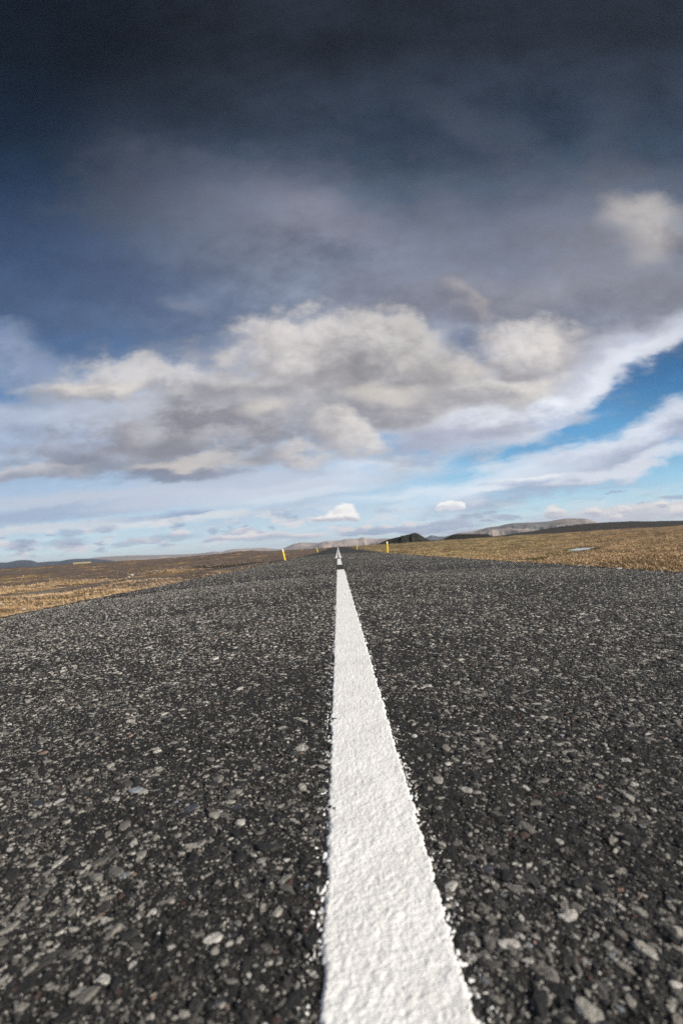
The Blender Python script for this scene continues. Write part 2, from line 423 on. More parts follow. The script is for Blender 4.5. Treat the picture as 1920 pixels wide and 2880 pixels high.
# ================================================================== materials
def mat(name):
    m = bpy.data.materials.new(name); m.use_nodes = True
    t = m.node_tree; b = t.nodes['Principled BSDF']
    return m, t, b
class G:
    """small node-building helper for one tree"""
    def __init__(s, t): s.t = t
    def n(s, ty, ins=None, **kw):
        nd = s.t.nodes.new(ty)
        for k, v in kw.items(): setattr(nd, k, v)
        for k, v in (ins or {}).items():
            if isinstance(v, bpy.types.NodeSocket): s.t.links.new(v, nd.inputs[k])
            else: nd.inputs[k].default_value = v
        return nd
    def math(s, op, a, b=0.0, c=0.0): return s.n('ShaderNodeMath', {0: a, 1: b, 2: c}, operation=op).outputs[0]
    def mix(s, f, a, b, blend='MIX'): return s.n('ShaderNodeMixRGB', {0: f, 1: a, 2: b}, blend_type=blend).outputs[0]
    def noise(s, vec, scale, detail=4, rough=.55): return s.n('ShaderNodeTexNoise', {'Vector': vec, 'Scale': scale, 'Detail': detail, 'Roughness': rough}).outputs['Fac']
    def voro(s, vec, scale, feature='F1', rnd=1.0): return s.n('ShaderNodeTexVoronoi', {'Vector': vec, 'Scale': scale, 'Randomness': rnd}, feature=feature)
    def ss(s, x, a, b, lo=0.0, hi=1.0, kind='SMOOTHSTEP'): return s.n('ShaderNodeMapRange', {0: x, 1: a, 2: b, 3: lo, 4: hi}, interpolation_type=kind).outputs[0]
    def ramp(s, x, stops, interp='LINEAR'):
        nd = s.n('ShaderNodeValToRGB', {0: x}); cr = nd.color_ramp; cr.interpolation = interp
        while len(cr.elements) < len(stops): cr.elements.new(.5)
        for e, (p, c) in zip(cr.elements, stops): e.position = p; e.color = tuple(c) + (1,)
        return nd.outputs[0]
    def vm(s, op, a, b=(0, 0, 0)): return s.n('ShaderNodeVectorMath', {0: a, 1: b}, operation=op).outputs[0]
    def bump(s, h, strength, dist, normal=None):
        ins = {'Height': h, 'Strength': strength, 'Distance': dist}
        if normal is not None: ins['Normal'] = normal
        return s.n('ShaderNodeBump', ins).outputs[0]

STONES = [(0.00, (.020, .020, .021)), (.30, (.034, .033, .033)), (.46, (.060, .057, .054)), (.60, (.105, .098, .090)),
          (.72, (.17, .158, .142)), (.82, (.27, .25, .222)), (.91, (.40, .375, .335)), (.955, (.095, .055, .046)), (.966, (.055, .064, .082)), (.982, (.55, .52, .48))]

def m_asphalt():
    m, t, b = mat('asphalt'); g = G(t)
    co = g.n('ShaderNodeTexCoord').outputs['Object']
    sp = g.n('ShaderNodeSeparateXYZ', {0: co})
    flat = g.n('ShaderNodeCombineXYZ', {0: sp.outputs[0], 1: sp.outputs[1], 2: 0.0}).outputs[0]
    wob = g.n('ShaderNodeTexNoise', {'Vector': flat, 'Scale': 90.0, 'Detail': 2.0})
    wv = g.vm('SCALE', g.vm('SUBTRACT', wob.outputs['Color'], (.5, .5, .5))); t.nodes[-1].inputs[3].default_value = .010
    fl2 = g.vm('ADD', flat, wv)
    base = g.ramp(g.noise(flat, 330, 5, .78), [(.30, (.005, .005, .0055)), (.46, (.013, .013, .0132)), (.56, (.032, .031, .029)), (.64, (.10, .093, .083)), (.74, (.30, .28, .25))])
    far = g.math('ADD', g.math('ABSOLUTE', sp.outputs[0]), g.math('ABSOLUTE', sp.outputs[1]))
    h = g.math('MULTIPLY', g.noise(flat, 420, 4, .65), .0012)
    col = base
    for (sc, cov, rr, fade, ht) in [(260, .38, .36, None, .0012), (105, .27, .42, None, .0026), (46, .09, .44, (3.5, 8.0), .0045)]:
        vo = g.voro(fl2, sc)
        cs = g.n('ShaderNodeSeparateColor', {0: vo.outputs['Color']})
        rad = g.math('MULTIPLY_ADD', cs.outputs[1], .22, rr - .10)
        inside = g.ss(g.math('SUBTRACT', rad, vo.outputs['Distance']), -.03, .03)
        keep = g.ss(cs.outputs[0], 1 - cov, 1 - cov + .01)
        mk = g.math('MULTIPLY', inside, keep)
        if fade: mk = g.math('MULTIPLY', mk, g.ss(far, fade[0], fade[1]))
        sc_ = g.ramp(cs.outputs[2], STONES, 'CONSTANT')
        sc_ = g.mix(g.ss(g.noise(flat, 600, 4, .7), .42, .60, 0, .65), sc_, (.02, .02, .02, 1), 'MIX')
        col = g.mix(mk, col, sc_)
        h = g.math('ADD', h, g.math('MULTIPLY', g.math('MULTIPLY', mk, g.ss(vo.outputs['Distance'], .5, 0, .2, 1)), ht))
    big = g.noise(flat, .35, 4, .6)
    mid = g.noise(flat, 4.0, 3, .6)
    col = g.mix(g.ss(big, .35, .65, 0, .45), col, (.66, .66, .69, 1), 'MULTIPLY')
    col = g.mix(g.ss(mid, .38, .62, 0, .25), col, (.62, .62, .62, 1), 'MULTIPLY')
    # the loose dark chippings at the edges of the road
    ed = g.ss(g.math('ABSOLUTE', sp.outputs[0]), 3.05, 3.6)
    col = g.mix(g.math('MULTIPLY', ed, .85), col, g.ramp(g.noise(flat, 60, 4, .7), [(.35, (.012, .012, .012)), (.6, (.035, .033, .031)), (.75, (.09, .085, .078))]))
    t.links.new(col, b.inputs['Base Color'])
    b.inputs['Roughness'].default_value = .86
    b.inputs['Specular IOR Level'].default_value = .22
    t.links.new(g.bump(h, 1.0, 1.3), b.inputs['Normal'])
    return m

def m_stone(name='road_stone', stops=None):
    m, t, b = mat(name); g = G(t)
    geo = g.n('ShaderNodeNewGeometry')
    co = g.n('ShaderNodeTexCoord').outputs['Object']
    rnd = geo.outputs['Random Per Island']
    col = g.ramp(rnd, stops or STONES, 'CONSTANT')
    col = g.mix(g.ss(g.noise(co, 330, 6, .75), .42, .62, 0, .75), col, (.45, .44, .43, 1), 'MULTIPLY')
    col = g.mix(g.ss(g.noise(co, 800, 4, .75), .52, .60, 0, .75), col, (.022, .022, .023, 1))
    sp = g.n('ShaderNodeSeparateXYZ', {0: co})
    t.links.new(col, b.inputs['Base Color'])
    b.inputs['Roughness'].default_value = .82
    b.inputs['Specular IOR Level'].default_value = .35
    h = g.math('ADD', g.noise(co, 500, 4, .7), g.math('MULTIPLY', g.noise(co, 180, 3, .6), 1.5))
    t.links.new(g.bump(h, 1.0, .0017), b.inputs['Normal'])
    return m

def m_paint():
    m, t, b = mat('road_paint'); g = G(t)
    co = g.n('ShaderNodeTexCoord').outputs['Object']
    col = g.mix(g.ss(g.noise(co, 14, 5, .6), .35, .70), (.88, .87, .845, 1), (.80, .785, .755, 1))
    col = g.mix(g.ss(g.noise(co, 60, 4, .6), .60, .72, 0, .35), col, (.56, .50, .42, 1))
    col = g.mix(g.ss(g.noise(co, 5.0, 5, .7), .50, .72, 0, .35), col, (.56, .545, .52, 1))
    pits = g.voro(co, 170); pc = g.n('ShaderNodeSeparateColor', {0: pits.outputs['Color']})
    pit = g.math('MULTIPLY', g.ss(pits.outputs['Distance'], .22, .10), g.ss(pc.outputs[0], .955, .965))
    col = g.mix(pit, col, (.10, .09, .08, 1))
    t.links.new(col, b.inputs['Base Color'])
    b.inputs['Roughness'].default_value = .62
    b.inputs['Specular IOR Level'].default_value = .35
    h = g.math('ADD', g.noise(co, 480, 5, .65), g.math('MULTIPLY', g.noise(co, 210, 3, .55), 1.2))
    h = g.math('SUBTRACT', h, g.math('MULTIPLY', pit, 1.2))
    t.links.new(g.bump(h, .65, .0013), b.inputs['Normal'])
    return m

def m_ground():
    m, t, b = mat('moorland'); g = G(t)
    co = g.n('ShaderNodeTexCoord').outputs['Object']
    A = lambda n: g.n('ShaderNodeAttribute', attribute_name=n).outputs['Fac']
    grass, lava, wet = A('grass'), A('lava'), A('wet')
    n1 = g.noise(co, .9, 6, .65); n2 = g.noise(co, 5.5, 5, .7); n3 = g.noise(co, .11, 4, .6); n4 = g.noise(co, 22, 3, .7)
    gcol = g.ramp(n2, [(.30, (0.119, 0.078, 0.047)), (.45, (0.326, 0.211, 0.110)), (.60, (0.565, 0.373, 0.201)), (.75, (0.704, 0.604, 0.356))])
    olive = g.ramp(n2, [(.30, (0.106, 0.084, 0.043)), (.48, (0.333, 0.246, 0.114)), (.62, (0.594, 0.444, 0.205)), (.78, (0.800, 0.684, 0.353))])
    gcol = g.mix(g.ss(A('olive'), .25, .75), gcol, olive)
    gcol = g.mix(g.ss(n1, .44, .60, 0, .75), gcol, g.ramp(n4, [(.35, (.035, .024, .015)), (.65, (.13, .082, .042))]))
    heath = g.ramp(n4, [(.35, (.060, .044, .027)), (.65, (.19, .135, .075))])
    gcol = g.mix(g.ss(g.math('ADD', g.noise(co, .16, 4, .6), g.math('MULTIPLY', n1, .35)), .60, .74, 0, .75), gcol, heath)
    gcol = g.mix(g.ss(g.noise(co, 2.1, 4, .6), .56, .66, 0, .6), gcol, (.11, .072, .042, 1))
    soil = g.ramp(n2, [(.30, (0.051, 0.040, 0.034)), (.5, (0.117, 0.090, 0.075)), (.64, (0.215, 0.165, 0.128)), (.78, (0.411, 0.318, 0.233))])
    soil = g.mix(g.ss(n4, .62, .72, 0, .8), soil, (.27, .235, .19, 1))
    k = g.ss(g.math('ADD', grass, g.math('MULTIPLY_ADD', n1, 1.6, -.8)), .38, .62)
    col = g.mix(k, soil, gcol)
    lav = g.ramp(n2, [(.3, (.020, .018, .017)), (.55, (.046, .042, .038)), (.8, (.12, .10, .078))])
    col = g.mix(g.ss(g.math('ADD', lava, g.math('MULTIPLY_ADD', n3, .9, -.45)), .35, .6), col, lav)
    col = g.mix(g.ss(wet, .3, .8), col, g.ramp(n2, [(.35, (.035, .034, .008)), (.65, (.12, .105, .020))]))
    gr = A('gravel')
    col = g.mix(g.ss(gr, .35, .75), col, g.ramp(g.noise(co, 38, 4, .75), [(.32, (.014, .013, .013)), (.5, (.034, .031, .029)), (.66, (.085, .078, .068)), (.8, (.20, .18, .15))]))
    t.links.new(col, b.inputs['Base Color'])
    b.inputs['Roughness'].default_value = .95
    b.inputs['Specular IOR Level'].default_value = .12
    h = g.math('ADD', g.math('MULTIPLY', n2, .10), g.math('MULTIPLY', n4, .04))
    t.links.new(g.bump(h, .8, 1.0), b.inputs['Normal'])
    return m

def m_rocky(name, c0, c1, c2, scale, bump=.0, streak=None):
    m, t, b = mat(name); g = G(t)
    co = g.n('ShaderNodeTexCoord').outputs['Object']
    n = g.noise(co, scale, 7, .62)
    col = g.ramp(n, [(.32, c0), (.5, c1), (.68, c2)])
    if streak:
        n2 = g.noise(co, scale * .35, 4, .6)
        col = g.mix(g.ss(n2, .47, .58), col, streak + (1,))
    t.links.new(col, b.inputs['Base Color'])
    b.inputs['Roughness'].default_value = .95
    b.inputs['Specular IOR Level'].default_value = .1
    if bump: t.links.new(g.bump(n, .8, bump), b.inputs['Normal'])
    return m

def m_plain(name, c, rough=.5, noise_amt=.25, scale=30.0, spec=.4, dirt=(.2, .16, .1)):
    m, t, b = mat(name); g = G(t)
    co = g.n('ShaderNodeTexCoord').outputs['Object']
    col = g.mix(g.ss(g.noise(co, scale, 4, .6), .45, .75, 0, noise_amt), tuple(c) + (1,), tuple(dirt) + (1,))
    t.links.new(col, b.inputs['Base Color'])
    b.inputs['Roughness'].default_value = rough
    b.inputs['Specular IOR Level'].default_value = spec
    return m

def m_water():
    m, t, b = mat('pond_water'); g = G(t)
    co = g.n('ShaderNodeTexCoord').outputs['Object']
    b.inputs['Base Color'].default_value = (.03, .035, .04, 1)
    b.inputs['Roughness'].default_value = .04
    b.inputs['IOR'].default_value = 1.33
    t.links.new(g.bump(g.noise(co, 6, 3, .5), .05, .004), b.inputs['Normal'])
    return m

M_PALE = m_stone('pale_road_stone', [(0, (.20, .188, .168)), (.18, (.31, .292, .262)), (.40, (.42, .395, .355)), (.64, (.52, .492, .44)), (.84, (.64, .61, .56)), (.95, (.30, .20, .16)), (.975, (.28, .31, .34))])
M_ASPH, M_STONE, M_PAINT, M_GROUND, M_WATER = m_asphalt(), m_stone(), m_paint(), m_ground(), m_water()

# ================================================================== the road
PY = np.array([-120, 0, 8, 11, 20, 39, 65, 98, 125, 155, 185, 211, 240, 262, 300, 430, 520, 900, 3000], float)
PZ = np.array([0, 0, -.034, -.064, -.125, -.215, -.27, -.28, -.21, -.09, .06, .19, .315, .362, .385, .40, .2, -1.2, -1.2], float)
# smooth the profile
_yy = np.arange(-120, 3000, 1.0); _zz = np.interp(_yy, PY, PZ)
_k = np.hanning(25); _k /= _k.sum()
_zs = np.convolve(np.pad(_zz, 12, mode='edge'), _k, mode='valid')
_wn = sst(12, 60, _yy)
_zz = _zz * (1 - _wn) + _zs * _wn
rows = np.unique(np.concatenate([np.arange(-60, 0, 2.0), np.arange(0, 12, .25), np.arange(12, 60, 1.0), np.arange(60, 320, 2.0), np.arange(320, 601, 8.0)]))
rowz = np.interp(rows, _yy, _zz)
prof = lambda y: np.interp(y, rows, rowz)
HALF = 3.85
def crown(x): return -.176 * (np.abs(x) / 4.0) ** 1.6
def road_z(x, y): return prof(y) + crown(x)
def relief(x, y):
    """bitumen relief, metres"""
    return (.0022 * fbm(x, y, .011, 3, 5) + .0016 * fbm(x, y, .035, 2, 9) + .0010 * fbm(x, y, .004, 2, 13)) * 1.25
def relief_fade(y, D0=5.0, D1=7.0): return 1 - sst(D0, D1, y)

# far body of the road, with crumbling edges
xs = np.array([-1, -.985, -.96, -.92, -.85, -.75, -.6, -.45, -.3, -.2, -.1, -.05, 0, .05, .1, .2, .3, .45, .6, .75, .85, .92, .96, .985, 1]) * HALF
X, Y = np.meshgrid(xs, rows)
edge_w = (np.abs(X) > HALF * .97)
Xw = X + np.sign(X) * edge_w * .10 * fbm(X * 0 + np.sign(X) * 3, Y, .9, 3, 31)
Z = road_z(X, Y)
Z = Z - .007 * ((Y > .2) & (Y < 6.8) & (np.abs(X) < np.minimum(Y + .85, HALF * .95)))  # lies under the finely modelled patch
Z = np.where(edge_w & (np.abs(X) > HALF * .99), Z - .03, Z)
Vb = np.stack([Xw, Y, Z], -1).reshape(-1, 3); Fb = grid_faces(*X.shape)
# finely modelled patch in front
ti = np.linspace(-1, 1, 1080); so = np.linspace(0, 1, 141)[1:]
T0 = np.concatenate([-np.ones(140), ti, np.ones(140)]); S0 = np.concatenate([-so[::-1], np.zeros(1080), so])
step = [.22]
while step[-1] < 7.3: step.append(step[-1] + max(.0011, step[-1] ** 2 * .0056))
yr = np.array(step)
T, YN = np.meshgrid(T0, yr); SO = np.broadcast_to(S0, T.shape)
XN = T * YN + SO * .95
keepc = np.clip(XN, -HALF * .98, HALF * .98)
ZN = road_z(keepc, YN) + relief(keepc, YN) * relief_fade(YN) + .0015
bd = np.minimum(sst(1.0, .93, np.abs(SO)), np.minimum(sst(7.3, 6.9, YN), sst(.22, .24, YN)))
ZN = ZN - (1 - bd) * .009
Vn = np.stack([keepc, YN, ZN], -1).reshape(-1, 3); Fn = grid_faces(*T.shape)

# stones pressed into the bitumen
def ico(sub):
    import bmesh
    bm = bmesh.new(); bmesh.ops.create_icosphere(bm, subdivisions=sub, radius=1.0)
    v = np.array([q.co[:] for q in bm.verts]); f = np.array([[q.index for q in p.verts] for p in bm.faces]); bm.free()
    return v, f
def stone_variants(sub, n, seed):
    v0, f0 = ico(sub); r = np.random.default_rng(seed); out_ = []
    for i in range(n):
        v = v0.copy()
        # cut the ball with random planes: a chipped pebble
        for k in range(7 if sub > 1 else 5):
            d = r.normal(size=3); d[2] *= .7; d /= np.linalg.norm(d)
            lim_ = r.uniform(.58, .9); s = v @ d
            v = v - np.outer(np.maximum(s - lim_, 0), d) * .92
        v *= 1 + r.normal(0, .055 if sub > 1 else .11, (len(v), 1))
        v[:, 2] = np.minimum(v[:, 2], .62 + .06 * r.normal(size=len(v)))
        v *= np.array([r.uniform(.9, 1.45), r.uniform(.55, .95), 1.0])
        out_.append(v)
    keep = v0[f0][:, :, 2].mean(1) > -.45
    f0 = f0[keep]; used, inv = np.unique(f0, return_inverse=True)
    return np.array(out_)[:, used], inv.reshape(f0.shape)
SVs = {2: stone_variants(2, 14, 3), 1: stone_variants(1, 16, 4)}
PAINT_C, PAINT_W = .022, .120
def line_x(y): return np.interp(y, [-5, 0, 8, 18], [.022, .022, .018, .012])
Vall, Fall, off, matall, smoothall = [Vb, Vn], [Fb, Fn + len(Vb)], len(Vb) + len(Vn), [np.zeros(len(Fb)), np.zeros(len(Fn))], [np.ones(len(Fb), bool), np.ones(len(Fn), bool)]
Ftri, mtri, stri = [], [], []
def scatter(n_m2, r0, r1, y0, y1, sub, flat=(.35, .6), expose=(.08, .32), seed=1, xlim=.92, mi=1, cap=.0030):
    global off
    r = np.random.default_rng(seed)
    W_ = .80 if r1 > .0020 else .25                 # covered well to both sides of the line of sight
    n = int(n_m2 * (xlim * (y1 ** 2 - y0 ** 2) + 2 * W_ * (y1 - y0)))
    y = r.uniform(y0, y1, 3 * n); y = y[r.uniform(0, xlim * y1 + W_, 3 * n) < xlim * y + W_][:n]; n = len(y)
    x = r.uniform(-1, 1, n) * (xlim * y + W_)
    rad = r0 * (r1 / r0) ** r.beta(1.0, 1.6, n)
    dl = np.abs(x - line_x(y))
    # stones come in loose groups
    dens = .8 * fbm(x, y, .12, 2, 77) + .6 * fbm(x, y, 1.1, 2, 99)
    ok = (np.abs(x) < HALF - .05) & (dl > PAINT_W / 2 + rad * .55) & (dens > r.uniform(-.9, .30, n))
    x, y, rad = x[ok], y[ok], rad[ok]; n = len(x)
    var, f0 = SVs[sub]
    v = var[r.integers(0, len(var), n)].copy()
    a = r.uniform(0, 2 * math.pi, n); ca, sa = np.cos(a)[:, None], np.sin(a)[:, None]
    hz = rad * r.uniform(*flat, n)
    vx = (v[:, :, 0] * ca - v[:, :, 1] * sa) * rad[:, None]; vy = (v[:, :, 0] * sa + v[:, :, 1] * ca) * rad[:, None]
    tx, ty = r.normal(0, .10, n)[:, None], r.normal(0, .10, n)[:, None]
    vz = v[:, :, 2] * hz[:, None] + vx * tx + vy * ty
    top = .62 * hz
    ez = r.uniform(*expose, n) * rad
    zc = road_z(x, y) + relief(x, y) * relief_fade(y) * .6 + .0015 + np.minimum(ez, cap) - top
    W = np.stack([vx + x[:, None], vy + y[:, None], vz + zc[:, None]], -1).reshape(-1, 3)
    F = (f0[None] + (np.arange(n) * v.shape[1])[:, None, None]).reshape(-1, 3) + off
    Vall.append(W); Ftri.append(F); mtri.append(np.full(len(F), mi)); stri.append(np.zeros(len(F), bool)); off += len(W)
scatter(1300, .0062, .0130, .25, 1.7, 2, seed=21, expose=(.10, .30), cap=.0034)
scatter(60, .0110, .0165, .25, 4.0, 2, seed=41, expose=(.08, .22), cap=.0032)
scatter(22, .0105, .0150, .25, 4.0, 2, seed=42, mi=2, expose=(.08, .22), cap=.0032)
scatter(1300, .0062, .0125, 1.7, 6.0, 1, seed=26)
scatter(700, .0045, .0115, .25, 1.7, 2, seed=31, mi=2, expose=(.08, .28), cap=.0032)
scatter(950, .0045, .0115, 1.7, 7.0, 1, seed=32, mi=2, cap=.006, expose=(.3, .6))
scatter(180, .0060, .0130, 7.0, 14.0, 1, seed=33, mi=2, cap=.007, expose=(.4, .8))
scatter(120, .0070, .0140, 14.0, 24.0, 1, seed=51, mi=2, cap=.008, expose=(.4, .8))
scatter(50, .0080, .0160, 24.0, 42.0, 1, seed=52, mi=2, cap=.009, expose=(.4, .8))
scatter(5600, .0035, .0065, .25, 1.3, 2, seed=22)
scatter(4200, .0035, .0065, 1.3, 3.6, 1, seed=25)
scatter(4200, .0024, .0052, .25, 3.4, 1, seed=34, mi=2, expose=(.2, .5))
scatter(16000, .0011, .0024, .25, 1.5, 1, seed=35, mi=2, expose=(.3, .6))
scatter(17000, .0016, .0036, .25, 1.9, 1, seed=23, expose=(.3, .6))
scatter(60000, .0008, .0018, .25, .85, 1, seed=24, expose=(.4, .8))
road = mesh_obj('road', np.concatenate(Vall), [np.concatenate(Fall), np.concatenate(Ftri)], [M_ASPH, M_STONE, M_PALE],
                smooth=np.concatenate(smoothall + stri), matidx=np.concatenate(matall + mtri))
tag(road, 'dark grey chip-sealed asphalt road with pale stones running straight to the horizon', kind='structure')

# painted lines -------------------------------------------------------------
def paint(y0, y1, xc, width, label, near=False, seed=1):
    if near:
        ys = [.23]
        while ys[-1] < y1: ys.append(ys[-1] + max(.0011, ys[-1] ** 2 * .0050))
        ys = np.array(ys); ys[-1] = y1
        nx = 150; half = width / 2 + .022
    else:
        ys = rows[(rows > y0) & (rows < y1)]; ys = np.concatenate([[y0], ys, [y1]])
        ys = np.unique(np.concatenate([ys, np.linspace(y0, y1, 12)])); nx = 7; half = width / 2
    xs_ = np.linspace(-half, half, nx)
    XX, YY = np.meshgrid(xs_, ys)
    cx = xc(YY) if callable(xc) else xc
    if near:
        e = width / 2 - np.abs(XX) + .0042 * fbm(XX + 3, YY, .012, 3, 41) + .0026 * fbm(XX, YY + 5, .0035, 2, 43) + .002 * fbm(XX, YY, .08, 2, 44)
        e = np.minimum(e, (y1 - YY) + .01 * fbm(XX, YY, .01, 2, 45))
        m_ = sst(-.0026, .0040, e)
        fr = relief_fade(YY)
        Zr = road_z(XX + cx, YY) + .0015
        sp_ = (hash2(np.floor((XX + cx) / .0026), np.floor(YY / .0034), 71) > .62 + .30 * np.clip(-e / .018, 0, 1)) & (fbm(XX, YY, .02, 2, 73) > -.16) & (e > -.020) & (e < .001)   # spatter beside the line
        bumps = .00052 * fbm(XX, YY, .0056, 3, 51) + .00040 * fbm(XX, YY, .0028, 2, 53) + .0006 * fbm(XX, YY, .05, 2, 55)
        ZZ = Zr + relief(XX + cx, YY) * fr * (.22 + .78 * (1 - m_)) + bumps * 1.25 * np.maximum(fr, .0) + m_ * .0021 - (1 - m_) * .0028
        ZZ = np.where(sp_, Zr + relief(XX + cx, YY) * fr + .0012 - .0010 * sst(0, -.016, e), ZZ)
    else:
        ZZ = road_z(XX + cx, YY) + .006
    Vp = np.stack([XX + cx, YY, ZZ], -1).reshape(-1, 3)
    Fp = grid_faces(len(ys), nx)
    if near:
        keepf = (m_.ravel()[Fp].max(1) > .02) | (sp_.ravel()[Fp].any(1))
        Fp = Fp[keepf]
    o = mesh_obj('lane_marking', Vp, Fp, M_PAINT, parent=road, smooth=True)
    if label: o['label'] = label
    return o
paint(.2, 8.5, line_x, PAINT_W, 'long thick white centre stripe with rough edges, nearest the viewer', near=True)
paint(11.5, 19.5, line_x, PAINT_W, 'short white dash just beyond the long centre stripe')
paint(20.9, 300, .080, .118, 'continuous white line, right of the double centre line')
y = 21.3
while y < 300:
    paint(y, min(y + 7.4, 300), -.100, .118, 'white dash of the broken line left of the continuous line' if y < 30 else None)
    y += 8.5

# ================================================================== terrain
def track_line(y): return np.interp(y, [4, 12, 24, 31, 42, 60, 90], [-52, -31, -17.4, -14.2, -11.5, -9.5, -8])
HILLS = []
def ground_z(x, y):
    r = np.hypot(x, y)
    ax = np.abs(x)
    p = np.interp(y, [-200, 0, 60, 98, 155, 211, 255, 420, 700], [-.95, -.95, -1.05, -1.0, -.65, -.20, .12, .10, -.6])
    right = sst(0, 14, x)
    base = p * (1 - right) + (p * .75 - .05) * right
    base = base * (1 - sst(300, 800, r)) + (-.7) * sst(300, 800, r)
    # away from the road the plain is a little lower
    base = base - .35 * sst(10, 60, ax) * (1 - sst(200, 500, r)) * (1 - right * .4)
    hum = .24 * fbm(x, y, 3.6, 4, 201) + .13 * fbm(x, y, 1.1, 3, 205)
    und = .75 * fbm(x, y, 22, 3, 211) * sst(12, 45, ax)
    farund = 2.0 * fbm(x, y, 140, 4, 215) * sst(120, 420, r) * sst(30, 120, ax) + 5 * fbm(x, y, 700, 3, 217) * sst(600, 2500, r) - 2.0 * sst(600, 2500, r)
    tr = np.exp(-((x - track_line(np.clip(y, 4, 90))) / 1.3) ** 2) * sst(95, 60, y) * sst(2, 6, y)
    fl = base + hum * (1 - .85 * tr) * (.5 + .5 * sst(4.5, 7, ax)) + und + farund
    # dark lava ridge closing the plain on the right
    bear = np.arctan2(x, y)
    rid = 9.0 * np.exp(-((r - 720) / 150) ** 2) * sst(math.atan(.30), math.atan(.52), bear) * (1 - .55 * sst(math.atan(.56), math.atan(.74), bear)) * (1 + .25 * fbm(x, y, 60, 3, 231))
    ridl = 1.5 * np.exp(-((r - 260) / 40) ** 2) * np.exp(-((bear - math.atan(-.20)) / .06) ** 2)
    fl = fl + rid + ridl
    # pond hollows
    for (px_, py_, a_, b_, an, z_) in PONDS:
        c_, s_ = math.cos(an), math.sin(an)
        lx = ((x - px_) * c_ + (y - py_) * s_) / (a_ * 1.25); ly = (-(x - px_) * s_ + (y - py_) * c_) / (b_ * 1.6)
        k = np.exp(-(lx ** 2 + ly ** 2) ** 1.2)
        wd_ = np.exp(-(np.hypot(x - px_, y - py_) / (a_ + 7.0)) ** 4)
        fl = fl * (1 - wd_) + (z_ + .03 + .25 * hum) * wd_
        fl = fl * (1 - k) + (z_ - .10) * k
    shoulder = prof(np.clip(y, -60, 600)) + crown(HALF) - .02 - (ax - HALF) * .42 + .05 * fbm(x, y, .5, 3, 221) * sst(HALF, HALF + .5, ax)
    under = prof(np.clip(y, -60, 600)) + crown(np.minimum(ax, HALF)) - .10
    z = np.where(ax < HALF - .1, under, np.maximum(fl, shoulder))
    z = np.where(ax < HALF - .1, z, np.minimum(z, prof(np.clip(y, -60, 600)) + crown(HALF) + .02 + np.maximum(ax - 6, 0) * .1))
    z = np.where((ax < 12) & (y > 600), fl, z)
    return z
# ponds: centre x, y, half length, half width, angle, water level
def ray_ground(px, py, z):
    d = px_dir(px, py); s = (z - CAM_H) / d.z
    return d.x * s, d.y * s
PONDS = []
for (a_px, b_px, hw, z_) in [((1602, 1551), (1662, 1538), 0.65, -.95), ((1850, 1510.5), (1876, 1507.5), 1.5, -.85), ((1480, 1577), (1500, 1574), .5, -1.0)]:
    ax_, ay_ = ray_ground(*a_px, z_); bx_, by_ = ray_ground(*b_px, z_)
    PONDS.append(((ax_ + bx_) / 2, (ay_ + by_) / 2, max(math.hypot(bx_ - ax_, by_ - ay_) / 2 * .66, hw), hw, math.atan2(by_ - ay_, bx_ - ax_), z_))
print('PONDS', PONDS)
ang = np.unique(np.concatenate([np.radians(np.linspace(-46, 46, 900)), np.radians(np.linspace(46, 314, 160))]))
rad = [2.0]
while rad[-1] < 14000:
    rad.append(rad[-1] * (1.006 if rad[-1] < 120 else 1.011 if rad[-1] < 900 else 1.03))
rad = np.array(rad)
# finer steps near the road edge come from the polar spacing itself
AA, RR = np.meshgrid(ang, rad)
GX, GY = np.sin(AA) * RR, np.cos(AA) * RR
GZ = ground_z(GX, GY)
nr, nc = GX.shape
F = grid_faces(nr, nc, flip=True)
# close the ring
i = np.arange(nr - 1) * nc
Fc = np.stack([i + nc - 1, i + 2 * nc - 1, i + nc, i], -1)
cen = len(GX.ravel())
V = np.concatenate([np.stack([GX, GY, GZ], -1).reshape(-1, 3), [[0, 0, -.1]]])
Ft = np.stack([np.full(nc, cen), (np.arange(nc) + 1) % nc, np.arange(nc)], -1)
x, y = V[:, 0], V[:, 1]; r = np.hypot(x, y); bear = np.arctan2(x, y)
right = sst(0, 10, x)
gL = .47 + 1.3 * fbm(x, y * 1.0, 7, 4, 301) + .5 * fbm(x, y, 30, 2, 303) - .35 * sst(35, 90, r) 
gR = .80 + .5 * fbm(x, y, 22, 3, 305)
grass = gL * (1 - right) + gR * right
trk = np.exp(-((x - track_line(np.clip(y, 4, 90))) / 1.5) ** 2) * sst(100, 60, y)
grass = grass - 1.2 * trk - .8 * (1 - sst(5.0, 7.2, np.abs(x)))
wet = np.zeros(len(x))
for (px_, py_, a_, b_, an, z_) in PONDS:
    c_, s_ = math.cos(an), math.sin(an)
    lx = ((x - px_) * c_ + (y - py_) * s_) / (a_ * 1.7); ly = (-(x - px_) * s_ + (y - py_) * c_) / (b_ * 2.4)
    wet = np.maximum(wet, np.exp(-(lx ** 2 + ly ** 2) ** 1.1))
P0, P1 = PONDS[0], PONDS[2]
for k in np.linspace(0, 1, 12):
    wet = np.maximum(wet, .9 * np.exp(-((x - (P0[0] * k + P1[0] * (1 - k))) ** 2 + (y - (P0[1] * k + P1[1] * (1 - k))) ** 2) / (.9 + .8 * k) ** 2))
lava = sst(230, 480, r) * sst(-.25, .05, bear) * sst(.9, .7, bear) * 1.0 + .75 * (np.exp(-((r - 60) / 16) ** 2) * sst(-.33, -.26, bear) * sst(-.05, -.12, bear)) + .22 * sst(150, 320, r) * (1 - sst(-.25, .05, bear)) * sst(2000, 600, r)
lava = np.where(r > 3000, .2, lava)
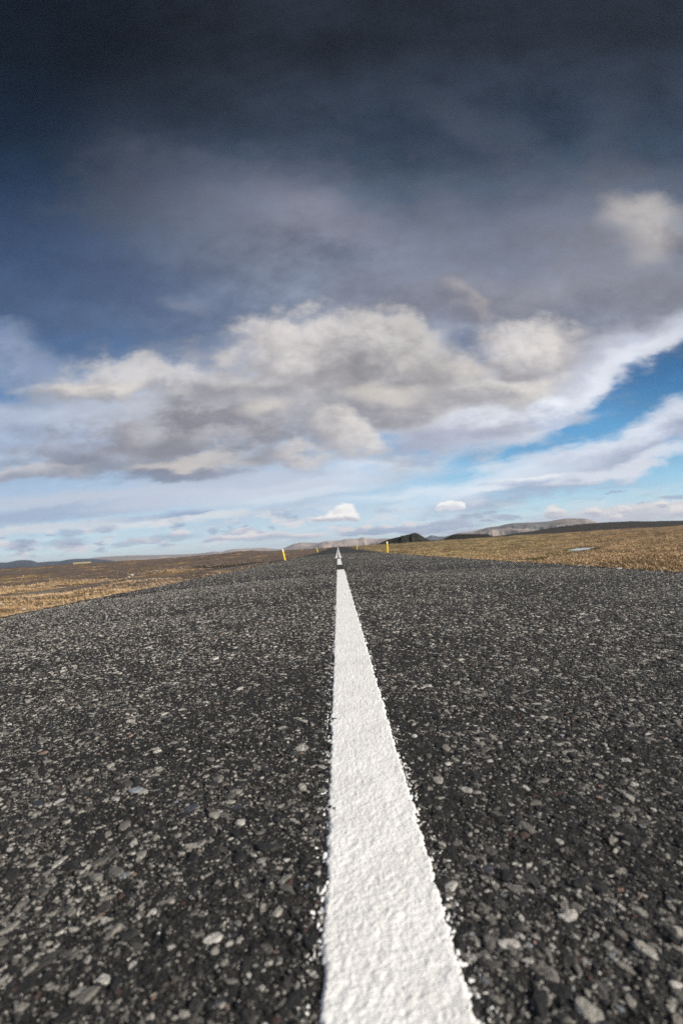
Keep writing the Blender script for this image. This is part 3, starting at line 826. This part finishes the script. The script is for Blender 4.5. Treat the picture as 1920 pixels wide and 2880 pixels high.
olive = sst(.62, .25, bear) * right * sst(20, 45, r) + .25 * fbm(x, y, 12, 2, 311)
gravel = (1 - sst(HALF + .30, HALF + .75, np.abs(x) + .35 * fbm(x, y, .5, 2, 313))) * (y < 620)
gravel = np.maximum(gravel, 0)
terrain = mesh_obj('ground', V, [np.concatenate([F, Fc]), Ft], M_GROUND, smooth=True,
                   attrs={'grass': grass, 'lava': np.clip(lava, 0, 1), 'wet': wet, 'olive': np.clip(olive, 0, 1), 'gravel': gravel})
tag(terrain, 'flat brown moorland of dry grass and dark gravel on both sides of the road', kind='structure')

# loose gravel lying along both edges of the asphalt
r_ = np.random.default_rng(404); n = 16000
sy = 3.0 * (60 / 3.0) ** r_.uniform(0, 1, n); sd_ = r_.choice([-1, 1], n)
sx = sd_ * (HALF - .12 + np.abs(r_.normal(0, .28, n)))
sr = .008 * (.045 / .008) ** r_.beta(1, 2.2, n) * (1 + sy / 60)
var, f0 = SVs[1]
v = var[r_.integers(0, len(var), n)] * sr[:, None, None]; v[:, :, 2] *= .75
sz = np.where(np.abs(sx) < HALF, road_z(sx, sy), ground_z(sx, sy))
W = (v + np.stack([sx, sy, sz], -1)[:, None]).reshape(-1, 3)
gv = mesh_obj('gravel', W, (f0[None] + (np.arange(n) * v.shape[1])[:, None, None]).reshape(-1, 3), M_STONE)
tag(gv, 'loose dark gravel scattered along both edges of the asphalt', 'gravel', kind='stuff')

# ponds
for idx, (px_, py_, a_, b_, an, z_) in enumerate(PONDS):
    n = 36; th = np.linspace(0, 2 * math.pi, n, endpoint=False)
    rr = 1 + .5 * fbm(np.cos(th) * 2 + idx * 7, np.sin(th) * 2, .9, 3, 401)
    c_, s_ = math.cos(an), math.sin(an)
    lx, ly = np.cos(th) * a_ * rr, np.sin(th) * b_ * rr
    Vp = np.stack([px_ + lx * c_ - ly * s_, py_ + lx * s_ + ly * c_, np.full(n, z_)], -1)
    o = mesh_obj('pond', Vp, np.arange(n)[None, :], M_WATER)
    tag(o, ['narrow pond reflecting the sky in the brown grass', 'small far pond near the right edge', 'tiny sliver of water close beyond the road edge'][idx], kind='structure')

# gravel track on the left plain
ty = np.concatenate([np.arange(6, 30, .5), np.arange(30, 64, .8)])
tw = np.linspace(-.85, .85, 7)
TX, TY = np.meshgrid(tw, ty)
TXc = track_line(TY) + TX * (1 + .25 * fbm(TY, TX, 3, 2, 411)) * (1 - .5 * sst(45, 64, TY))
TZ = ground_z(TXc, TY) + .045 - .05 * (np.abs(TX) / .85) ** 4
m_tr = m_rocky('track_gravel', (.060, .050, .042), (.135, .115, .095), (.235, .205, .17), 9.0)
tr = mesh_obj('track', np.stack([TXc, TY, TZ], -1).reshape(-1, 3), grid_faces(*TX.shape), m_tr, smooth=True)
tag(tr, 'grey gravel track curving across the left plain', kind='structure')

# ================================================================== hills and mountains
def arc_ridge(name, profile, dist, depth, m, label, noise=.0, nscale=1.0, base_px=None, kind='structure', cat=None, group=None, back=1.0, seed=0, gully=0.0, ncols=260, zmin=-8.0, gscale=.25):
    """profile: skyline in photograph pixels; the ridge is a solid landform at its own distance"""
    ps = np.array([(math.atan2(px_dir(*p).x, px_dir(*p).y), px_dir(*p).z / math.hypot(px_dir(*p).x, px_dir(*p).y)) for p in profile])
    b = np.linspace(ps[0, 0], ps[-1, 0], ncols)
    tt = np.interp(b, ps[:, 0], ps[:, 1])
    top = CAM_H + tt * dist
    dd = np.linspace(-1, 1, 41)
    B, DD = np.meshgrid(b, dd)
    TOP = np.broadcast_to(top, B.shape)
    R = dist + DD * depth * np.where(DD > 0, back, 1)
    X_, Y_ = np.sin(B) * R, np.cos(B) * R
    shape = (1 - np.abs(DD) ** 1.35)
    hh = TOP - zmin
    nz = fbm(X_, Y_, nscale, 5, 500 + seed) * noise
    gu = (ridged(X_, Y_ * .8 + X_ * .3, nscale * .9, 4, 540 + seed) if dist > 2000 else ridged(B * dist, DD * depth * gscale, nscale * .8, 4, 540 + seed)) * gully * (1 - np.abs(1 - 2 * np.abs(DD)) ** 2)
    Z_ = zmin + hh * shape * (1 + 0 * DD) + (nz * .5 - np.abs(nz) * .5 - np.clip(1 - gu / max(gully, 1e-6), 0, 2) * .5 * gully) * (1 - shape ** 2.2) * np.clip(hh / max(hh.max(), 1e-6), .0, 1)
    o = mesh_obj(name, np.stack([X_, Y_, Z_], -1).reshape(-1, 3), grid_faces(*B.shape, flip=True), m, smooth=True)
    tag(o, label, cat, group, kind)
    return o
m_mt_pale = m_rocky('pale_mountain', (.24, .195, .19), (.33, .275, .255), (.42, .355, .32), .0022, 0, (.24, .21, .21))
m_mt_brown = m_rocky('brown_mountain', (.19, .155, .14), (.30, .245, .21), (.43, .355, .295), .0030, 0, (.135, .13, .13))  # the grey patches put shade on the slopes into the colour
m_mt_shade = m_rocky('shade_toned_mountain', (.030, .042, .062), (.045, .058, .080), (.065, .080, .100), .0018)  # bluish cloud shade over the range is painted into this rock colour
m_cinder = m_rocky('cinder', (.014, .014, .012), (.026, .027, .022), (.045, .046, .037), .16, .25)
m_cinder2 = m_rocky('cinder_slope', (.012, .012, .011), (.022, .022, .019), (.036, .035, .03), .12, .2)

arc_ridge('mountain', [(-700, 1652), (-300, 1612), (-100, 1592), (0, 1582), (20, 1582), (50, 1576), (70, 1574.5), (90, 1576), (107, 1582), (140, 1579), (170, 1578), (190, 1574), (214, 1571.6), (250, 1571), (275, 1572), (321, 1577), (345, 1584)], 6500, 900, m_mt_shade,
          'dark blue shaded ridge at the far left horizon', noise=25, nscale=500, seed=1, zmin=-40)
arc_ridge('mountain', [(200, 1590), (235, 1574), (275, 1567), (360, 1562), (420, 1561.5), (480, 1560), (540, 1558), (575, 1555), (600, 1551), (625, 1551.5), (645, 1546), (662, 1544), (690, 1543), (720, 1541), (745, 1540.5), (760, 1543), (790, 1545), (860, 1546)], 9500, 1400, m_mt_pale,
          'low pale mountain range behind the left plain', noise=60, nscale=900, gully=50, seed=2, zmin=-40)
arc_ridge('mountain', [(775, 1552), (800, 1541), (825, 1530), (845, 1526), (862, 1526), (895, 1527), (920, 1528), (960, 1532), (980, 1540)], 8600, 900, m_mt_pale,
          'rounded lilac mountain behind the left roadside posts', noise=50, nscale=800, gully=45, seed=3, zmin=-40)
arc_ridge('mountain', [(835, 1552), (860, 1540), (880, 1534), (905, 1524), (920, 1521), (935, 1521.5), (960, 1519), (970, 1516.5), (985, 1515), (1005, 1515), (1015, 1512), (1022, 1511), (1030, 1514), (1060, 1515.5), (1085, 1514), (1105, 1515), (1130, 1520), (1180, 1530), (1230, 1540)], 7200, 1100, m_mt_pale,
          'long lilac-brown mountain where the road meets the horizon', noise=60, nscale=420, gully=120, seed=4, zmin=-40)
arc_ridge('mountain', [(1185, 1520), (1195, 1513), (1205, 1508), (1213, 1505), (1220, 1506.5), (1235, 1509), (1250, 1509), (1265, 1510), (1300, 1516)], 11000, 700, m_mt_shade,
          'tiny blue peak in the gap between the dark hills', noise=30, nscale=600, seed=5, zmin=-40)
arc_ridge('mountain', [(1240, 1512), (1290, 1498.5), (1330, 1494), (1350, 1489), (1370, 1483.5), (1388, 1481), (1400, 1480), (1420, 1475), (1440, 1471.5), (1470, 1470), (1500, 1469.5), (1545, 1466), (1570, 1461), (1590, 1457.5), (1605, 1458), (1620, 1458.5), (1645, 1458.5), (1660, 1463), (1690, 1473), (1712, 1478), (1760, 1487)], 5600, 1100, m_mt_brown,
          'large brown mountain with a flat shoulder on the right horizon', noise=70, nscale=420, gully=190, seed=6, zmin=-40)
arc_ridge('mountain', [(1740, 1486), (1780, 1477), (1800, 1472), (1820, 1469.5), (1845, 1470), (1870, 1470), (1900, 1467), (1920, 1465), (2050, 1452), (2400, 1440)], 8000, 900, m_mt_pale,
          'low pale ridge at the right edge of the picture', noise=40, nscale=700, seed=7, zmin=-40)
arc_ridge('hill', [(1060, 1531), (1070, 1526), (1090, 1517.5), (1110, 1512.5), (1126, 1509), (1127, 1506.5), (1136, 1506), (1150, 1503), (1158, 1500), (1166, 1498.6), (1172, 1499.5), (1180, 1503.5), (1192, 1511), (1205, 1518), (1220, 1524), (1235, 1529)], 620, 42, m_cinder,
          'steep black cinder hill with gullied face right of the road', noise=3.0, nscale=30, gully=7.0, seed=8, zmin=-1.5, gscale=.12)
arc_ridge('hill', [(1228, 1527), (1240, 1521), (1250, 1514), (1262, 1508), (1272, 1504), (1285, 1502.3), (1310, 1501.5), (1340, 1502), (1370, 1502.5), (1382, 1507), (1396, 1512), (1420, 1516), (1450, 1518)], 700, 60, m_cinder2,
          'flat-topped black hill beside the gullied one', noise=2.5, nscale=18, gully=1.2, seed=9, zmin=-1.5)

# ================================================================== roadside posts
M_YEL = m_plain('yellow_plastic', (.86, .60, .015), .45, .12, 9.0, .4, (.55, .36, .03))
M_ORA = m_plain('weathered_orange_plastic', (.70, .27, .045), .6, .25, 9.0, .3, (.45, .2, .06))
M_DRK = m_plain('dark_brown_plastic', (.085, .045, .03), .7, .2, 9.0, .3, (.05, .03, .02))
M_REF = m_plain('white_reflector', (.82, .80, .74), .3, .1, 20.0, .5, (.5, .45, .4))
M_SLOT = m_plain('black_slot', (.03, .025, .01), .6, .1, 20.0)
def prism(poly, z0, z1, slant=0.0, bevel=0.0):
    """vertical prism over a polygon, its top cut at a slant"""
    n = len(poly); p = np.array(poly)
    lo = np.column_stack([p, np.full(n, z0)]); hi = np.column_stack([p, z1 - slant * p[:, 1]])
    V_ = np.concatenate([lo, hi]); i_ = np.arange(n); j_ = (i_ + 1) % n
    return V_, [np.stack([i_, j_, j_ + n, i_ + n], -1), i_[::-1][None], (i_ + n)[None]]
def half_tube(r_, th, z0, z1, slant, n=12):
    a = np.linspace(math.radians(-200), math.radians(20), n)
    outp = np.column_stack([np.cos(a) * r_, np.sin(a) * r_ * .8]); inn = np.column_stack([np.cos(a) * (r_ - th), np.sin(a) * (r_ - th) * .8])[::-1]
    pts_ = np.concatenate([outp, inn]); m_ = len(pts_)
    V_ = np.concatenate([np.column_stack([pts_, np.full(m_, z0)]), np.column_stack([pts_, z1 + slant * pts_[:, 0]])])
    i_ = np.arange(m_); j_ = (i_ + 1) % m_
    side = np.stack([i_, j_, j_ + m_, i_ + m_], -1)
    k = np.arange(n - 1)
    capt = np.stack([k, k + 1, m_ - 2 - k, m_ - 1 - k], -1)
    return V_, [np.concatenate([side, capt[:, ::-1], capt + m_])]
def make_post(m_body, slant=.5, slot=False):
    root = empty('roadside_post', (0, 0, 0))
    H = .98
    V_, F_ = half_tube(.072, .010, -.15, H, slant * .35)
    mesh_obj('post_body', V_, F_, m_body, root)
    a = np.linspace(math.radians(-160), math.radians(-20), 9)
    V_, F_ = half_tube(.0755, .0025, H - .16, H - .035, slant * .35)
    mesh_obj('reflector', V_, F_, M_REF, root)
    V_, F_ = prism([(-.03, -.062), (.03, -.062), (.03, -.056), (-.03, -.056)], H - .245, H - .215)
    V_[:, 1] -= .004
    if slot: mesh_obj('slot', V_, F_, M_SLOT, root)
    return root
def copy_tree(o, parent=None):
    c = o.copy(); C.objects.link(c); c.parent = parent
    for ch in [q for q in bpy.data.objects if q.parent == o]: copy_tree(ch, c)
    return c
GRP = 'posts marking the road edges'
protos = {}
def put_post(kind_, x_, y_, lean, leany, label, z_=None, s=1.0):
    mt = {'y': M_YEL, 'o': M_ORA, 'd': M_DRK}[kind_]
    if kind_ not in protos:
        o = protos[kind_] = make_post(mt, slot=(kind_ == 'y'))
    else:
        o = copy_tree(protos[kind_])
    z = float(ground_z(np.array([x_]), np.array([y_]))[0]) if z_ is None else z_
    o.location = (x_, y_, z); o.rotation_euler = (math.radians(leany), math.radians(lean), random.uniform(-.3, .3)); o.scale = (s, s, s)
    tag(o, label, 'post', GRP)
posts = [
    ('y', -4.12, 37.5, -10.5, 0, 'yellow post leaning left, nearest on the left road edge'),
    ('y', 3.98, 39.5, 1.0, 0, 'upright yellow post with white top, nearest on the right road edge'),
    ('y', -4.16, 98, -6, 0, 'second yellow post along the left road edge'),
    ('y', 4.0, 103, 1, 0, 'second yellow post along the right road edge'),
    ('o', -4.1, 155, -2, 0, 'orange post, third along the left road edge'),
    ('d', 4.1, 176, 0, 0, 'dark brown post, third along the right road edge'),
    ('o', -4.1, 211, 2, 0, 'small orange post, fourth along the left road edge'),
    ('o', 4.1, 226, 0, 0, 'faint orange post just before the crest on the right'),
    ('y', -4.05, 279, 0, 0, 'pale post standing on the crest at the left of the road'),
    ('o', 4.1, 315, 0, 0, 'tiny post beyond the crest, outermost of the right-hand cluster'),
    ('o', -4.1, 352, 0, 0, 'tiny post beyond the crest, outermost on the left'),
    ('o', 4.1, 372, 0, 0, 'tiny post beyond the crest, middle of the right-hand cluster'),
    ('o', -4.1, 420, 0, 0, 'tiny post beyond the crest, second on the left'),
    ('o', 4.1, 430, 0, 0, 'tiny post beyond the crest, innermost of the right-hand cluster'),
]
for k_, x_, y_, ln, ly_, lb in posts: put_post(k_, x_, y_, ln, ly_, lb)

# ================================================================== low turf-roofed barn far out on the left
bx, by = ray_ground(231, 1588.5, -.75)
kk = 330 / math.hypot(bx, by) if math.hypot(bx, by) > 330 else 1.0
bx, by = px_dir(231, 1585).x, px_dir(231, 1585).y
nn_ = math.hypot(bx, by); bx, by = bx / nn_ * 330, by / nn_ * 330
bz = float(ground_z(np.array([bx]), np.array([by]))[0])
barn = empty('barn', (bx, by, bz), math.atan2(-bx, by) + .10)
M_BW = m_plain('barn_wall', (.035, .030, .026), .9, .3, 2.0)
M_BR = m_plain('barn_turf_roof', (.36, .295, .17), .95, .6, 1.5, .1, (.20, .15, .08))
Lb, Wb, Hb, Rb = 9.0, 3.6, .45, 1.10
def boxv(x0, x1, y0, y1, z0, z1):
    V_ = np.array([(a, b_, c_) for c_ in (z0, z1) for b_ in (y0, y1) for a in (x0, x1)], float)
    return V_, np.array([[0, 2, 3, 1], [4, 5, 7, 6], [0, 1, 5, 4], [2, 6, 7, 3], [0, 4, 6, 2], [1, 3, 7, 5]])
hl_, hw_ = Lb / 2, Wb / 2
Vw = np.array([(-hl_, -hw_, -.6), (-hl_, hw_, -.6), (-hl_, hw_, Hb), (-hl_, 0, Rb), (-hl_, -hw_, Hb), (hl_, -hw_, -.6), (hl_, hw_, -.6), (hl_, hw_, Hb), (hl_, 0, Rb), (hl_, -hw_, Hb)], float)
mesh_obj('wall', Vw, [np.array([[0, 5, 9, 4], [6, 1, 2, 7]]), np.array([[4, 3, 2, 1, 0], [5, 6, 7, 8, 9]])], M_BW, barn)
th_ = .14
rf = []
Fr = []
for sgn in (-1, 1):
    a0 = len(rf)
    e_ = hl_ + .25
    rf += [(-e_, sgn * (hw_ + .35), Hb - .22), (e_, sgn * (hw_ + .35), Hb - .22), (e_, 0, Rb + .01), (-e_, 0, Rb + .01),
           (-e_, sgn * (hw_ + .35), Hb - .22 + th_), (e_, sgn * (hw_ + .35), Hb - .22 + th_), (e_, 0, Rb + .01 + th_), (-e_, 0, Rb + .01 + th_)]
    Fr += [[a0 + q for q in f_] for f_ in ([0, 1, 2, 3], [4, 7, 6, 5], [0, 4, 5, 1], [0, 3, 7, 4], [1, 5, 6, 2])]
mesh_obj('roof', np.array(rf), np.array(Fr), M_BR, barn)
tag(barn, 'low long barn with pale turf roof and dark gable, far out on the left plain', 'barn')

# ================================================================== stones on the plain
M_RP = m_rocky('pale_rock', (.22, .20, .17), (.34, .31, .27), (.46, .43, .38), 6.0, .02)
M_RD = m_rocky('dark_rock', (.025, .022, .020), (.05, .045, .04), (.10, .09, .075), 6.0, .02)
def rock(px_, py_, size, m, label, zz=-1.0, seed=0, grp=None):
    X_, Y_ = ray_ground(px_, py_, zz)
    gz = float(ground_z(np.array([X_]), np.array([Y_]))[0])
    X_, Y_ = ray_ground(px_, py_, gz)
    gz = float(ground_z(np.array([X_]), np.array([Y_]))[0])
    v0, f0 = ico(3); r_ = np.random.default_rng(900 + seed); v = v0.copy()
    for k in range(9):
        d = r_.normal(size=3); d /= np.linalg.norm(d); s_ = v @ d
        v = v - np.outer(np.maximum(s_ - r_.uniform(.55, .85), 0), d) * .95
    v *= size / 2 * np.array([1.25, .95, .75])
    v[:, 2] += size * .18
    o = mesh_obj('rock', v, f0, m); o.location = (X_, Y_, gz); o.rotation_euler = (0, 0, r_.uniform(0, 6))
    tag(o, label, 'rock', grp)
rock(68, 1716, .14, M_RP, 'pale fist-sized rock at the foot of the road bank on the left', seed=1)
rock(371, 1616, .35, M_RP, 'largest pale rock on the left plain, in the brown grass', seed=2)
rock(363, 1617, .22, M_RP, 'small pale rock touching the left side of the largest one', seed=3)
rock(265, 1603.5, .40, M_RP, 'pale rock out on the dark strip below the barn', seed=4)
rock(49, 1627, .30, M_RP, 'pale rock on dark ground near the left edge, left of a pair', seed=5)
rock(66, 1627, .30, M_RP, 'pale rock on dark ground near the left edge, right of a pair', seed=6)
rock(2, 1690, .16, M_RP, 'pale rock at the very left edge by the gravel track', seed=7)
rock(114, 1707, .12, M_RP, 'small pale rock on the road bank, lower left', seed=8)
rock(618, 1614, .16, M_RP, 'small pale rock at the edge of the asphalt on the left', seed=9)
for k_, (a_, b_, s_, lb) in enumerate([(553, 1581, .45, 'dark lava rock, left of three on the black strip'), (565, 1580, .7, 'dark lava rock, middle of three on the black strip'),
                                       (586, 1577, .8, 'dark lava rock, right of three on the black strip')]):
    rock(a_, b_, s_, M_RD, lb, seed=20 + k_)
rock(703, 1572.5, .35, M_RP, 'pale rock on the black strip left of the leaning post', seed=30)

# ================================================================== dry grass (nobody could count it)
M_GR = m_rocky('dry_grass', (0.292, 0.200, 0.114), (0.427, 0.305, 0.181), (0.606, 0.454, 0.290), .5)
r_ = np.random.default_rng(77)
n = 90000
b_ = r_.uniform(-.72, .72, n); d_ = 5 * (90 / 5) ** r_.beta(1.3, 1.2, n)
gx, gy = b_ * d_, d_
gz = ground_z(gx, gy)
rt = sst(0, 10, gx)
dg = (.42 + .9 * fbm(gx, gy, 9, 3, 301) + .5 * fbm(gx, gy, 30, 2, 303) - .35 * sst(35, 90, np.hypot(gx, gy))) * (1 - rt) + (.85 + .5 * fbm(gx, gy, 22, 3, 305)) * rt
dg -= 1.2 * np.exp(-((gx - track_line(np.clip(gy, 4, 90))) / 1.5) ** 2)
ok = (np.abs(gx) > HALF + .55) & (dg + .9 * fbm(gx, gy, 1.2, 2, 321) > .30)
for (px_, py_, a_, bb_, an, z_) in PONDS: ok &= np.hypot(gx - px_, gy - py_) > a_ * 1.1
gx, gy, gz = gx[ok], gy[ok], gz[ok]; n = len(gx)
kb = 3
ht = r_.uniform(.02, .075, (n, kb)); wd = ht * r_.uniform(.12, .30, (n, kb)) * (1 + gy[:, None] / 30)
a = r_.uniform(0, 6.28, (n, kb)); ox, oy = r_.normal(0, .04, (n, kb)), r_.normal(0, .04, (n, kb))
lx, ly = (r_.normal(0, .7, (n, kb)) - .5) * ht, r_.normal(0, .7, (n, kb)) * ht
bx_, by_ = gx[:, None] + ox, gy[:, None] + oy
v0 = np.stack([bx_ - np.cos(a) * wd, by_ - np.sin(a) * wd, gz[:, None] - .02 + 0 * a], -1)
v1 = np.stack([bx_ + np.cos(a) * wd, by_ + np.sin(a) * wd, gz[:, None] - .02 + 0 * a], -1)
v2 = np.stack([bx_ + lx, by_ + ly, gz[:, None] + ht], -1)
Vg = np.stack([v0, v1, v2], 2).reshape(-1, 3)
gobj = mesh_obj('grass', Vg, np.arange(len(Vg)).reshape(-1, 3), M_GR)
tag(gobj, 'dry yellow-brown grass tufts covering the plain beside the road', 'grass', kind='stuff')

# ================================================================== the air
HAZE = 3.8e-5
mh = bpy.data.materials.new('haze'); mh.use_nodes = True
t = mh.node_tree; t.nodes.clear()
pv = t.nodes.new('ShaderNodeVolumePrincipled'); ov = t.nodes.new('ShaderNodeOutputMaterial')
pv.inputs['Color'].default_value = (.80, .87, 1.0, 1); pv.inputs['Density'].default_value = HAZE; pv.inputs['Anisotropy'].default_value = .2
t.links.new(pv.outputs[0], ov.inputs['Volume'])
V_, F_ = boxv(-15500, 15500, -15500, 15500, -60, 170)
hz = mesh_obj('haze', V_, F_, mh)
tag(hz, 'thin blue haze in the air over the plain', 'haze', kind='stuff')
